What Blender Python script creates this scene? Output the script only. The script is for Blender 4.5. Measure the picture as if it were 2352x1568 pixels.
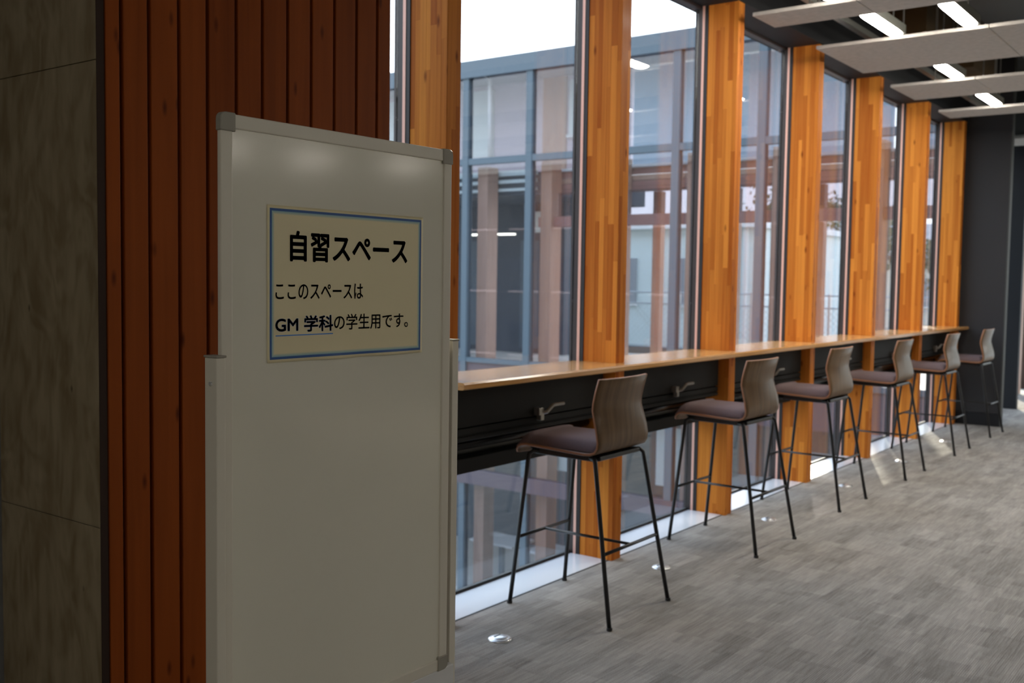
import bpy, bmesh, math, random
from mathutils import Vector, Matrix
random.seed(7)
for o in list(bpy.data.objects): bpy.data.objects.remove(o)
S = bpy.context.scene
COL = S.collection

# ------------------------------------------------------------------ camera
FPX, YAW, PITCH, ROLL, HCAM = 2359.6, math.radians(36.862), math.radians(-3.4328), math.radians(.84272), 1.43
fw = Vector((-math.sin(YAW)*math.cos(PITCH), math.cos(YAW)*math.cos(PITCH), math.sin(PITCH)))
rt = Vector((math.cos(YAW), math.sin(YAW), 0)); up = rt.cross(fw)
r2 = math.cos(ROLL)*rt + math.sin(ROLL)*up; u2 = -math.sin(ROLL)*rt + math.cos(ROLL)*up
cd = bpy.data.cameras.new('camera'); cam = bpy.data.objects.new('camera', cd); COL.objects.link(cam)
cam.matrix_world = Matrix(((r2.x, u2.x, -fw.x, 0), (r2.y, u2.y, -fw.y, 0), (r2.z, u2.z, -fw.z, HCAM), (0, 0, 0, 1)))
cd.sensor_width = 36; cd.lens = FPX/2352*36; cd.clip_start = .05; cd.clip_end = 400
cd.dof.use_dof = True; cd.dof.focus_distance = 2.05; cd.dof.aperture_fstop = 6.3
S.camera = cam

# ------------------------------------------------------------------ world, sun, exposure
SUN_EL = math.radians(17.0); SUN_DIR = Vector((.37, -.93, 0)).normalized()
W = bpy.data.worlds.new('sky'); S.world = W; W.use_nodes = True
nt = W.node_tree; nt.nodes.clear()
# bright thin haze: white towards the horizon, pale blue overhead, the same all round
tc = nt.nodes.new('ShaderNodeTexCoord'); sx = nt.nodes.new('ShaderNodeSeparateXYZ'); nt.links.new(tc.outputs['Generated'], sx.inputs[0])
mr = nt.nodes.new('ShaderNodeMapRange'); mr.inputs[1].default_value = 0; mr.inputs[2].default_value = .8; nt.links.new(sx.outputs[2], mr.inputs[0])
sk = nt.nodes.new('ShaderNodeValToRGB'); sk.color_ramp.elements[0].color = (1, .99, .965, 1); sk.color_ramp.elements[1].color = (.55, .73, 1.0, 1)
nt.links.new(mr.outputs[0], sk.inputs[0])
bg = nt.nodes.new('ShaderNodeBackground'); bg.inputs[1].default_value = 3.7
wo = nt.nodes.new('ShaderNodeOutputWorld')
nt.links.new(sk.outputs[0], bg.inputs[0]); nt.links.new(bg.outputs[0], wo.inputs[0])
sd = bpy.data.lights.new('sun', 'SUN'); sd.energy = 11.0; sd.angle = math.radians(1.0); sd.color = (1, .87, .66)
so = bpy.data.objects.new('sun', sd); COL.objects.link(so)
tr = Vector((SUN_DIR.x*math.cos(SUN_EL), SUN_DIR.y*math.cos(SUN_EL), -math.sin(SUN_EL)))
so.rotation_euler = (-tr).to_track_quat('Z', 'Y').to_euler(); so.location = (-8, 10, 12)
LAMP = 56.0
S.view_settings.view_transform = 'Standard'; S.view_settings.look = 'None'
S.view_settings.exposure = 0.0; S.view_settings.gamma = 1.0; S.view_settings.use_curve_mapping = False
S.cycles.transparent_max_bounces = 24

# ------------------------------------------------------------------ materials
def newmat(name):
    m = bpy.data.materials.new(name); m.use_nodes = True
    n = m.node_tree.nodes; b = n['Principled BSDF']
    return m, m.node_tree, n, m.node_tree.links, b
def plain(name, col, rough=.5, metal=0., noise=0., scale=8., bump=0., spec=.5):
    m, t, n, l, b = newmat(name)
    b.inputs['Base Color'].default_value = (*col, 1); b.inputs['Roughness'].default_value = rough
    b.inputs['Metallic'].default_value = metal; b.inputs['Specular IOR Level'].default_value = spec
    if noise or bump:
        g = n.new('ShaderNodeNewGeometry'); nz = n.new('ShaderNodeTexNoise'); nz.inputs['Scale'].default_value = scale
        nz.inputs['Detail'].default_value = 5
        l.new(g.outputs['Position'], nz.inputs['Vector'])
        if noise:
            mx = n.new('ShaderNodeMix'); mx.data_type = 'RGBA'
            mx.inputs[6].default_value = (*[c*(1-noise) for c in col], 1); mx.inputs[7].default_value = (*[min(1, c*(1+noise)) for c in col], 1)
            l.new(nz.outputs['Fac'], mx.inputs[0]); l.new(mx.outputs[2], b.inputs['Base Color'])
        if bump:
            bp = n.new('ShaderNodeBump'); bp.inputs['Strength'].default_value = bump; bp.inputs['Distance'].default_value = .002
            l.new(nz.outputs['Fac'], bp.inputs['Height']); l.new(bp.outputs[0], b.inputs['Normal'])
    return m
def mapped(n, l, scale, obj=False):
    mp = n.new('ShaderNodeMapping'); mp.inputs['Scale'].default_value = scale
    if obj:
        tc = n.new('ShaderNodeTexCoord'); l.new(tc.outputs['Object'], mp.inputs[0])
    else:
        g = n.new('ShaderNodeNewGeometry'); l.new(g.outputs['Position'], mp.inputs[0])
    return mp
def wood(name, dark, light, rough=.35, grain=(60, 60, 2.2), rnd=.75, knots=0., obj=False, coat=0., bump=.08, spec=.5):
    m, t, n, l, b = newmat(name)
    mp = mapped(n, l, grain, obj)
    oi = n.new('ShaderNodeObjectInfo')
    off = n.new('ShaderNodeVectorMath'); off.operation = 'MULTIPLY_ADD'
    l.new(oi.outputs['Random'], off.inputs[0]); off.inputs[1].default_value = (40, 70, 90); l.new(mp.outputs[0], off.inputs[2])
    nz = n.new('ShaderNodeTexNoise'); nz.inputs['Scale'].default_value = 1.0; nz.inputs['Detail'].default_value = 6; nz.inputs['Distortion'].default_value = .5
    l.new(off.outputs[0], nz.inputs['Vector'])
    ad = n.new('ShaderNodeMath'); ad.operation = 'MULTIPLY_ADD'; ad.inputs[1].default_value = rnd; 
    l.new(oi.outputs['Random'], ad.inputs[0])
    sc = n.new('ShaderNodeMath'); sc.operation = 'MULTIPLY_ADD'; sc.inputs[1].default_value = (1-rnd)*1.6+.25; sc.inputs[2].default_value = -.12
    l.new(nz.outputs['Fac'], sc.inputs[0]); l.new(sc.outputs[0], ad.inputs[2])
    mx = n.new('ShaderNodeMix'); mx.data_type = 'RGBA'; mx.clamp_factor = True
    mx.inputs[6].default_value = (*dark, 1); mx.inputs[7].default_value = (*light, 1)
    l.new(ad.outputs[0], mx.inputs[0]); outc = mx.outputs[2]
    if knots:
        k = (1/.055, 1/.055, 1/.16) if grain[2] < 10 else (1/.055, 1/.16, 1/.055)
        mk = mapped(n, l, k, obj); vo = n.new('ShaderNodeTexVoronoi'); vo.inputs['Scale'].default_value = 1.0; vo.inputs['Randomness'].default_value = 1
        l.new(mk.outputs[0], vo.inputs['Vector'])
        # only some cells carry a knot
        sepc = n.new('ShaderNodeSeparateColor'); l.new(vo.outputs['Color'], sepc.inputs[0])
        thr = n.new('ShaderNodeMath'); thr.operation = 'LESS_THAN'; thr.inputs[1].default_value = knots; l.new(sepc.outputs[0], thr.inputs[0])
        rp = n.new('ShaderNodeMapRange'); rp.inputs[1].default_value = .04; rp.inputs[2].default_value = .2; rp.inputs[3].default_value = .85; rp.inputs[4].default_value = 0
        l.new(vo.outputs['Distance'], rp.inputs[0])
        mu = n.new('ShaderNodeMath'); mu.operation = 'MULTIPLY'; l.new(rp.outputs[0], mu.inputs[0]); l.new(thr.outputs[0], mu.inputs[1])
        m2 = n.new('ShaderNodeMix'); m2.data_type = 'RGBA'; m2.inputs[7].default_value = (dark[0]*.42, dark[1]*.3, dark[2]*.3, 1)
        l.new(mu.outputs[0], m2.inputs[0]); l.new(outc, m2.inputs[6]); outc = m2.outputs[2]
    l.new(outc, b.inputs['Base Color']); b.inputs['Roughness'].default_value = rough
    b.inputs['Coat Weight'].default_value = coat; b.inputs['Specular IOR Level'].default_value = spec; b.inputs['Coat Roughness'].default_value = .15
    if bump:
        bp = n.new('ShaderNodeBump'); bp.inputs['Strength'].default_value = bump; bp.inputs['Distance'].default_value = .001
        l.new(nz.outputs['Fac'], bp.inputs['Height']); l.new(bp.outputs[0], b.inputs['Normal'])
    return m
def glass(name, tint, refl=1.0):
    m, t, n, l, b = newmat(name); n.remove(b)
    out = n['Material Output']; tp = n.new('ShaderNodeBsdfTransparent'); tp.inputs[0].default_value = (*tint, 1)
    gl = n.new('ShaderNodeBsdfGlossy'); gl.inputs['Roughness'].default_value = .004; gl.inputs[0].default_value = (refl, refl, refl, 1)
    fr = n.new('ShaderNodeFresnel'); fr.inputs[0].default_value = 1.5
    # hit from inside the pane the facet index flips: use the outer index both ways
    g = n.new('ShaderNodeNewGeometry'); iv = n.new('ShaderNodeMix'); iv.data_type = 'FLOAT'; iv.inputs[2].default_value = 1.5; iv.inputs[3].default_value = 1/1.5
    l.new(g.outputs['Backfacing'], iv.inputs[0]); l.new(iv.outputs[0], fr.inputs[0])
    mx = n.new('ShaderNodeMixShader'); l.new(fr.outputs[0], mx.inputs[0]); l.new(tp.outputs[0], mx.inputs[1]); l.new(gl.outputs[0], mx.inputs[2])
    l.new(mx.outputs[0], out.inputs[0]); return m
def emit(name, col, st):
    m, t, n, l, b = newmat(name)
    b.inputs['Base Color'].default_value = (.8, .8, .8, 1); b.inputs['Emission Color'].default_value = (*col, 1); b.inputs['Emission Strength'].default_value = st
    return m

M = {}
M['glulam'] = wood('glulam', (.36, .076, .009), (.78, .285, .045), .45, (70, 70, 2.0), .72, .32, coat=.02, spec=.06)
M['glulam_core'] = wood('glulam_core', (.50, .12, .010), (.74, .25, .03), .42, (70, 70, 2.0), .3, 0, coat=.05, spec=.1)
M['plank'] = wood('plank', (.17, .034, .004), (.33, .075, .010), .6, (28, 28, 1.3), .5, .09, spec=.12)
M['plank_dark'] = plain('plank_dark', (.03, .012, .006), .8)
M['counter'] = wood('counter', (.46, .18, .045), (.80, .42, .14), .22, (38, 2.0, 38), .15, 0, coat=.5)
M['white_sill'] = plain('white_sill', (.82, .83, .84), .16)
M['dark_frame'] = plain('dark_frame', (.045, .033, .032), .4)
M['black_jamb'] = plain('black_jamb', (.018, .015, .015), .5)
M['pink_metal'] = plain('pink_metal', (.85, .50, .40), .4, .2)
M['black_panel'] = plain('black_panel', (.021, .021, .020), .6, 0, .12, 3, spec=.18)
M['black_gloss'] = plain('black_gloss', (.005, .0055, .0065), .25, spec=.4)
M['steel'] = plain('steel', (.42, .41, .38), .35, .8)
M['chrome'] = plain('chrome', (.88, .89, .90), .28, .75)
M['black_steel'] = plain('black_steel', (.012, .012, .013), .35)
M['charcoal'] = plain('charcoal', (.033, .033, .036), .6, 0, .06, 2, spec=.3)
M['charcoal_dark'] = plain('charcoal_dark', (.012, .013, .016), .6, spec=.3)
M['trim_grey'] = plain('trim_grey', (.05, .053, .05), .6)
M['ceiling_dark'] = plain('ceiling_dark', (.035, .03, .022), .8, 0, .4, 3)
M['void_wood'] = plain('void_wood', (.10, .06, .022), .7, 0, .5, 4)
M['duct'] = plain('duct', (.05, .052, .05), .6)
M['rail'] = plain('rail', (.25, .25, .23), .45, .4)
M['board_grey'] = plain('board_grey', (.44, .415, .385), .9, 0, .22, 26, .5)
M['housing'] = plain('housing', (.13, .13, .115), .5)
M['lamp'] = emit('lamp', (1, .94, .83), LAMP)
M['room_lamp'] = emit('room_lamp', (1, .93, .75), 5.0)
M['interior_wall'] = plain('interior_wall', (.30, .29, .27), .8)
M['wb_panel'] = plain('wb_panel', (.86, .84, .73), .12, 0, .02, 3)
M['wb_frame'] = plain('wb_frame', (.80, .76, .66), .38)
M['wb_side'] = plain('wb_side', (.42, .43, .39), .4, .3)
M['wb_cap'] = plain('wb_cap', (.36, .34, .29), .5)
M['rubber'] = plain('rubber', (.02, .02, .02), .7)
M['ink_black'] = plain('ink_black', (.012, .012, .012), .6)
M['ink_blue'] = plain('ink_blue', (.06, .26, .80), .6)
M['shell'] = wood('shell', (.066, .036, .015), (.20, .118, .058), .33, (4, 45, 2.5), .25, 0, True, spec=.3)
M['shell_edge'] = plain('shell_edge', (.42, .19, .095), .5)
M['cushion'] = plain('cushion', (.175, .12, .122), .85, 0, .18, 220, .6)
M['ext_frame'] = plain('ext_frame', (.075, .11, .14), .45)
M['ext_timber'] = wood('ext_timber', (.36, .19, .13), (.52, .31, .22), .5, (20, 20, 1.5), .4)
M['ext_red'] = plain('ext_red', (.36, .16, .13), .6, 0, .15, 3)
M['ext_purple'] = plain('ext_purple', (.58, .50, .57), .6, 0, .1, 2)
M['ext_beam'] = plain('ext_beam', (.085, .068, .085), .6)
M['ext_pale'] = plain('ext_pale', (.72, .80, .77), .6, 0, .05, 2)
M['sky_reflection'] = plain('sky_reflection', (.29, .50, .68), .7)  # blue-grey colour imitates sky reflected in the wing's upper glass
M['ext_white'] = plain('ext_white', (.80, .80, .78), .5)
M['ext_navy'] = plain('ext_navy', (.035, .05, .075), .5, 0, .2, 1)
M['ext_floor'] = plain('ext_floor', (.62, .58, .50), .4, 0, .1, 3)
M['ext_ground'] = plain('ext_ground', (.30, .31, .28), .8, 0, .2, 1.2)
M['ext_roof'] = plain('ext_roof', (.30, .32, .34), .5)
M['tree'] = plain('tree', (.10, .13, .06), .8, 0, .5, 3)
M['bark'] = plain('bark', (.12, .085, .06), .9)
M['fence_wire'] = plain('fence_wire', (.52, .55, .55), .5, .5)
M['house_wall'] = plain('house_wall', (.72, .67, .58), .7)
M['house_roof'] = plain('house_roof', (.42, .38, .36), .5)
M['car_red'] = plain('car_red', (.45, .05, .06), .3)
M['glass'] = glass('glass', (.95, .97, .98))
M['ext_glass'] = glass('ext_glass', (.83, .85, .88))
M['sky_dimmer_glass'] = glass('sky_dimmer_glass', (.64, .635, .68))  # dark tint to dim the sky behind the wing
M['car_glass'] = plain('car_glass', (.03, .035, .04), .1)

# carpet tiles
def carpet():
    m, t, n, l, b = newmat('carpet')
    g = n.new('ShaderNodeNewGeometry')
    sep = n.new('ShaderNodeSeparateXYZ'); l.new(g.outputs['Position'], sep.inputs[0])
    cmb = n.new('ShaderNodeCombineXYZ'); l.new(sep.outputs[1], cmb.inputs[0]); l.new(sep.outputs[0], cmb.inputs[1])
    def brick(bw, rh, off):
        br = n.new('ShaderNodeTexBrick'); br.offset = off; br.inputs['Scale'].default_value = 1
        br.inputs['Mortar Size'].default_value = 0; br.inputs['Brick Width'].default_value = bw; br.inputs['Row Height'].default_value = rh
        br.inputs['Color1'].default_value = (0, 0, 0, 1); br.inputs['Color2'].default_value = (1, 1, 1, 1)
        l.new(cmb.outputs[0], br.inputs['Vector']); return br
    b1 = brick(.31, .043, .37); b2 = brick(.25, .125, .61); b3 = brick(.22, .0833, .43)
    mp = n.new('ShaderNodeMapping'); mp.inputs['Scale'].default_value = (130, 7, 130); l.new(g.outputs['Position'], mp.inputs[0])
    st = n.new('ShaderNodeTexNoise'); st.inputs['Scale'].default_value = 1; st.inputs['Detail'].default_value = 4; l.new(mp.outputs[0], st.inputs['Vector'])
    wv = n.new('ShaderNodeMath'); wv.operation = 'MULTIPLY'; wv.inputs[1].default_value = 2*math.pi/.0078; l.new(sep.outputs[0], wv.inputs[0])
    sn = n.new('ShaderNodeMath'); sn.operation = 'SINE'; l.new(wv.outputs[0], sn.inputs[0])
    sp = n.new('ShaderNodeTexNoise'); sp.inputs['Scale'].default_value = 260; sp.inputs['Detail'].default_value = 2; l.new(g.outputs['Position'], sp.inputs['Vector'])
    oi = n.new('ShaderNodeObjectInfo')
    def madd(a, k, c):
        x = n.new('ShaderNodeMath'); x.operation = 'MULTIPLY_ADD'; l.new(a, x.inputs[0]); x.inputs[1].default_value = k
        if isinstance(c, float): x.inputs[2].default_value = c
        else: l.new(c, x.inputs[2])
        return x.outputs[0]
    v = madd(b1.outputs['Color'], .20, -.46); v = madd(b2.outputs['Color'], .17, v); v = madd(b3.outputs['Color'], .10, v); v = madd(st.outputs['Fac'], .75, v)
    ml = n.new('ShaderNodeMath'); ml.operation = 'MULTIPLY'; l.new(sn.outputs[0], ml.inputs[0]); l.new(b3.outputs['Color'], ml.inputs[1]); v = madd(ml.outputs[0], .15, v); v = madd(sp.outputs['Fac'], .75, v); v = madd(oi.outputs['Random'], .08, v)
    cr = n.new('ShaderNodeValToRGB'); e = cr.color_ramp.elements
    e[0].position = 0.0; e[0].color = (.082, .070, .061, 1); e[1].position = 1.0; e[1].color = (.53, .485, .43, 1)
    l.new(v, cr.inputs[0]); l.new(cr.outputs[0], b.inputs['Base Color']); b.inputs['Roughness'].default_value = .92
    b.inputs['Specular IOR Level'].default_value = .25
    bp = n.new('ShaderNodeBump'); bp.inputs['Strength'].default_value = .5; bp.inputs['Distance'].default_value = .003
    l.new(v, bp.inputs['Height']); l.new(bp.outputs[0], b.inputs['Normal'])
    return m
M['carpet'] = carpet()
# plywood: cathedral rings and eyes
def plywood():
    m, t, n, l, b = newmat('plywood')
    mp = mapped(n, l, (5.5, 1, 2.6))
    nz = n.new('ShaderNodeTexNoise'); nz.inputs['Scale'].default_value = 1; nz.inputs['Detail'].default_value = 3; nz.inputs['Distortion'].default_value = .6
    l.new(mp.outputs[0], nz.inputs['Vector'])
    mu = n.new('ShaderNodeMath'); mu.operation = 'MULTIPLY'; mu.inputs[1].default_value = 34; l.new(nz.outputs['Fac'], mu.inputs[0])
    sn = n.new('ShaderNodeMath'); sn.operation = 'SINE'; l.new(mu.outputs[0], sn.inputs[0])
    m2 = mapped(n, l, (20, 1, 5)); n2 = n.new('ShaderNodeTexNoise'); n2.inputs['Scale'].default_value = 1; n2.inputs['Detail'].default_value = 5; l.new(m2.outputs[0], n2.inputs['Vector'])
    a = n.new('ShaderNodeMath'); a.operation = 'MULTIPLY_ADD'; a.inputs[1].default_value = .10; l.new(sn.outputs[0], a.inputs[0]); l.new(n2.outputs['Fac'], a.inputs[2])
    cr = n.new('ShaderNodeValToRGB'); e = cr.color_ramp.elements
    e[0].position = .25; e[0].color = (.30, .225, .125, 1); e[1].position = .75; e[1].color = (.50, .42, .28, 1)
    l.new(a.outputs[0], cr.inputs[0])
    mk = mapped(n, l, (9, 1, 5)); vo = n.new('ShaderNodeTexVoronoi'); vo.inputs['Scale'].default_value = 1; l.new(mk.outputs[0], vo.inputs['Vector'])
    rp = n.new('ShaderNodeMapRange'); rp.inputs[1].default_value = .02; rp.inputs[2].default_value = .07; rp.inputs[3].default_value = .8; rp.inputs[4].default_value = 0
    l.new(vo.outputs['Distance'], rp.inputs[0])
    mx = n.new('ShaderNodeMix'); mx.data_type = 'RGBA'; mx.inputs[7].default_value = (.07, .05, .03, 1); l.new(rp.outputs[0], mx.inputs[0]); l.new(cr.outputs[0], mx.inputs[6])
    l.new(mx.outputs[2], b.inputs['Base Color']); b.inputs['Roughness'].default_value = .5
    return m
M['plywood'] = plywood()
# poster sheet: cream paper with a printed blue border that fades inwards
PY0, PY1, PZ0, PZ1 = 1.286, 1.727, 1.264, 1.566
def paper():
    m, t, n, l, b = newmat('paper')
    g = n.new('ShaderNodeNewGeometry'); sep = n.new('ShaderNodeSeparateXYZ'); l.new(g.outputs['Position'], sep.inputs[0])
    def edge(i, c, h):
        s = n.new('ShaderNodeMath'); s.operation = 'SUBTRACT'; l.new(sep.outputs[i], s.inputs[0]); s.inputs[1].default_value = c
        a = n.new('ShaderNodeMath'); a.operation = 'ABSOLUTE'; l.new(s.outputs[0], a.inputs[0])
        d = n.new('ShaderNodeMath'); d.operation = 'SUBTRACT'; d.inputs[0].default_value = h; l.new(a.outputs[0], d.inputs[1]); return d.outputs[0]
    mi = n.new('ShaderNodeMath'); mi.operation = 'MINIMUM'
    l.new(edge(1, (PY0+PY1)/2, (PY1-PY0)/2), mi.inputs[0]); l.new(edge(2, (PZ0+PZ1)/2, (PZ1-PZ0)/2), mi.inputs[1])
    cr = n.new('ShaderNodeValToRGB'); cr.color_ramp.interpolation = 'LINEAR'
    mr = n.new('ShaderNodeMapRange'); mr.inputs[1].default_value = 0; mr.inputs[2].default_value = .02; l.new(mi.outputs[0], mr.inputs[0]); l.new(mr.outputs[0], cr.inputs[0])
    el = cr.color_ramp.elements; P = (.88, .79, .52, 1); B = (.018, .10, .34, 1); L = (.28, .50, .58, 1)
    el[0].position = 0; el[0].color = P; el[1].position = .28; el[1].color = P
    for p, c in ((.31, B), (.52, B), (.56, L), (.66, (.44, .58, .53, 1)), (.88, P)):
        x = el.new(p); x.color = c
    l.new(cr.outputs[0], b.inputs['Base Color']); b.inputs['Roughness'].default_value = .45
    return m
M['paper'] = paper()

# ------------------------------------------------------------------ mesh helpers
class MB:
    def __init__(s): s.v = []; s.f = []
    def box(s, x0, x1, y0, y1, z0, z1):
        i = len(s.v); s.v += [(x, y, z) for z in (z0, z1) for y in (y0, y1) for x in (x0, x1)]
        s.f += [tuple(i+k for k in q) for q in ((0, 2, 3, 1), (4, 5, 7, 6), (0, 1, 5, 4), (2, 6, 7, 3), (0, 4, 6, 2), (1, 3, 7, 5))]; return s
    def prism(s, prof, axis, a, b):           # closed 2D profile swept along an axis
        i = len(s.v); k = len(prof)
        for t in (a, b):
            for (p, q) in prof: s.v.append({'y': (p, t, q), 'x': (t, p, q), 'z': (p, q, t)}[axis])
        s.f.append(tuple(range(i, i+k))[::-1]); s.f.append(tuple(range(i+k, i+2*k)))
        for j in range(k): s.f.append((i+j, i+(j+1) % k, i+k+(j+1) % k, i+k+j))
        return s
    def tube(s, pts, r, n=10):
        pts = [Vector(p) for p in pts]; rings = []; ref = None
        for k, p in enumerate(pts):
            d = ((pts[min(k+1, len(pts)-1)]-pts[max(k-1, 0)])).normalized()
            if ref is None: ref = d.orthogonal().normalized()
            u = (ref - d*ref.dot(d)).normalized(); w = d.cross(u); ref = u; i = len(s.v); rr = r[k] if isinstance(r, (list, tuple)) else r
            for j in range(n):
                a = 2*math.pi*j/n; s.v.append(tuple(p + (u*math.cos(a)+w*math.sin(a))*rr))
            rings.append(i)
        for a, b in zip(rings, rings[1:]):
            for j in range(n): s.f.append((a+j, a+(j+1) % n, b+(j+1) % n, b+j))
        s.f.append(tuple(rings[0]+j for j in range(n))[::-1]); s.f.append(tuple(rings[-1]+j for j in range(n))); return s
    def lathe(s, prof, c=(0, 0), n=32):       # (r, z) profile about a vertical axis
        rings = []
        for r, z in prof:
            i = len(s.v); rings.append(i)
            for j in range(n):
                a = 2*math.pi*j/n; s.v.append((c[0]+r*math.cos(a), c[1]+r*math.sin(a), z))
        for a, b in zip(rings, rings[1:]):
            for j in range(n): s.f.append((a+j, a+(j+1) % n, b+(j+1) % n, b+j))
        s.f.append(tuple(rings[0]+j for j in range(n))[::-1]); s.f.append(tuple(rings[-1]+j for j in range(n))); return s
    def build(s, name, mat, parent=None, bevel=0, seg=2, smooth=False):
        me = bpy.data.meshes.new(name); me.from_pydata(s.v, [], s.f)
        bm = bmesh.new(); bm.from_mesh(me); bmesh.ops.recalc_face_normals(bm, faces=bm.faces)
        if bevel: bmesh.ops.bevel(bm, geom=bm.edges[:], offset=bevel, segments=seg, affect='EDGES', profile=.5, clamp_overlap=True)
        bm.to_mesh(me); bm.free()
        me.materials.append(M[mat] if isinstance(mat, str) else mat)
        if smooth:
            for p in me.polygons: p.use_smooth = True
        o = bpy.data.objects.new(name, me); COL.objects.link(o)
        if parent: put(o, parent)
        return o
def empty(name, loc, label=None, cat=None, group=None, kind=None, local=False):
    o = bpy.data.objects.new(name, None); COL.objects.link(o); o.location = loc; o.empty_display_size = .1
    if local: LOCAL.add(o.name)
    return tag(o, label, cat, group, kind)
LOCAL = set()
def put(o, parent):
    o.parent = parent
    if parent.type == 'EMPTY' and parent.name not in LOCAL: o.matrix_parent_inverse = Matrix.Translation(-parent.location)
def tag(o, label=None, cat=None, group=None, kind=None):
    for k, v in (('label', label), ('category', cat), ('group', group), ('kind', kind)):
        if v: o[k] = v
    return o
def bxo(name, mat, parent, b, bevel=0): return MB().box(*b).build(name, mat, parent, bevel)
_unit = {}
def piece(name, mat, parent, b):               # alike pieces share one unit-box mesh
    if mat not in _unit:
        t = MB().box(-.5, .5, -.5, .5, -.5, .5).build('piece_mesh', mat); _unit[mat] = t.data; bpy.data.objects.remove(t)
    o = bpy.data.objects.new(name, _unit[mat]); COL.objects.link(o)
    o.location = ((b[0]+b[1])/2, (b[2]+b[3])/2, (b[4]+b[5])/2); o.scale = (b[1]-b[0], b[3]-b[2], b[5]-b[4])
    put(o, parent); return o
def copy_tree(o, parent=None):
    c = o.copy(); COL.objects.link(c)
    if parent: c.parent = parent
    for ch in list(o.children): copy_tree(ch, c)
    return c
ORD = ['first', 'second', 'third', 'fourth', 'fifth', 'sixth', 'seventh', 'eighth']

# ------------------------------------------------------------------ room shell
CX = -2.69                     # front plane of columns and plank wall
GX = -2.955                    # glass plane
COLY = [3.218, 4.55, 5.885, 7.232, 8.585, 9.98, 11.315]     # far front corner of each timber column
CW, CD = .086, .195            # column width along the wall, depth to the frame
YEND, XR, YB = 16.0, 9.0, -3.2
floor = empty('floor', (0, 0, 0), 'grey-brown striped carpet tile floor of the long room', kind='structure')
bxo('floor_base', 'ext_ground', floor, (-2.96, XR, YB, YEND, -.28, -.006))
k = 0
y = 1.97
for i in range(13):            # tiles the photograph shows
    for j in range(24):
        x0, y0 = -2.708 + .5*i, 1.5+.5*j
        if x0 < .2:
            piece('carpet_tile', 'carpet', floor, (x0, x0+.4993, y0, y0+.4993, -.006, 0)); k += 1
bxo('carpet_field', 'carpet', floor, (.292, XR, 1.5, YEND, -.006, 0))
bxo('carpet_field', 'carpet', floor, (-2.708, .292, YB, 1.499, -.006, 0))
bxo('carpet_field', 'carpet', floor, (-2.708, .292, 13.5, YEND, -.006, 0))
bxo('carpet_edge_strip', 'trim_grey', floor, (-2.716, -2.709, 2.81, 11.36, -.006, .002))

ceil = empty('ceiling', (0, 0, 3.8), 'dark open ceiling void above hanging grey boards', kind='structure')
bxo('deck', 'ceiling_dark', ceil, (-3.05, XR, YB, YEND, 3.8, 3.95))
for yy in (5.0, 7.1, 8.95, 10.5):
    bxo('void_beam', 'void_wood', ceil, (-2.72, -2.35, yy-.45, yy+.45, 3.42, 3.8))
bxo('duct', 'duct', ceil, (-1.95, -1.2, 1, 15, 3.45, 3.75), .02)
bxo('duct', 'duct', ceil, (.2, .9, 1, 15, 3.4, 3.75), .02)
for xr_ in (-2.41, -1.25):
    MB().box(xr_-.022, xr_+.022, 2.0, 11.2, 3.15, 3.19).build('cable_rail', 'rail', ceil)

wl = empty('wall_left', (CX, 1.63, 0), 'vertical red-brown timber plank wall beside the plywood panel', kind='structure')
bxo('backing', 'plank_dark', wl, (-2.90, -2.712, 1.655, 2.805, 0, 3.8))
gaps = [1.651, 1.707, 1.797, 1.899, 2.001, 2.110, 2.214, 2.320, 2.424, 2.530, 2.637, 2.741, 2.817]
for a, b in zip(gaps, gaps[1:]):
    MB().box(CX-.020, CX, a+.006, b-.006, 0, 3.8).build('plank', 'plank', wl, .0025, 2)
bxo('corner_bead', 'plank_dark', wl, (-2.6943, CX-.002, 1.6302, 1.6535, 0, 3.8))  # shade of the recessed corner put into the dark brown
we = empty('wall_end', (-2.98, 1.63, 0), 'pale plywood panelled wall end at the far left', kind='structure')
bxo('backing', 'plank_dark', we, (-3.262, -2.716, 1.6465, 1.80, 0, 3.8))
for a, b in ((0, .698), (.698, 2.030), (2.030, 3.36), (3.36, 3.8)):
    bxo('plywood_panel', 'plywood', we, (-3.262, -2.6945, 1.63, 1.646, a+.0012, b-.0012), .0012)
bxo('wall_recess', 'charcoal_dark', empty('wall_recess_side', (-3.4, 1.9, 0), 'dark recess wall past the plywood panel', kind='structure'), (-3.31, -3.262, 1.9, 2.05, 0, 3.8))
wr = empty('wall_right', (XR, 6, 0), 'plain grey wall on the far side of the room', kind='structure'); bxo('wall_face', 'interior_wall', wr, (XR, XR+.1, YB, YEND, 0, 3.8))
wb_ = empty('wall_back', (2, YB, 0), 'plain grey wall behind the viewer', kind='structure'); bxo('wall_face', 'interior_wall', wb_, (-3.36, XR, YB-.1, YB, 0, 3.8))
bxo('wall_side_face', 'interior_wall', empty('wall_side', (-3.5, 0, 0), 'plain grey wall past the recess', kind='structure'), (-3.36, -3.31, YB, 2.05, 0, 3.8))
bxo('floor_side_face', 'carpet', empty('floor_side', (-3.2, 0, 0), 'carpet continuing past the plywood corner', kind='structure'), (-3.31, -2.9601, YB, 1.9, -.28, 0))
bxo('ceiling_side_face', 'ceiling_dark', empty('ceiling_side', (-3.2, 0, 3.8), 'dark ceiling past the plywood corner', kind='structure'), (-3.36, -3.05, YB, 2.05, 3.8, 3.95))

# header above the windows
hd = empty('trim_1', (-2.85, 7, 3.1), 'dark header beam running above the tall windows', kind='structure')
bxo('header', 'charcoal_dark', hd, (-3.03, -2.68, 2.81, 11.36, 3.115, 3.8))
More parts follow.
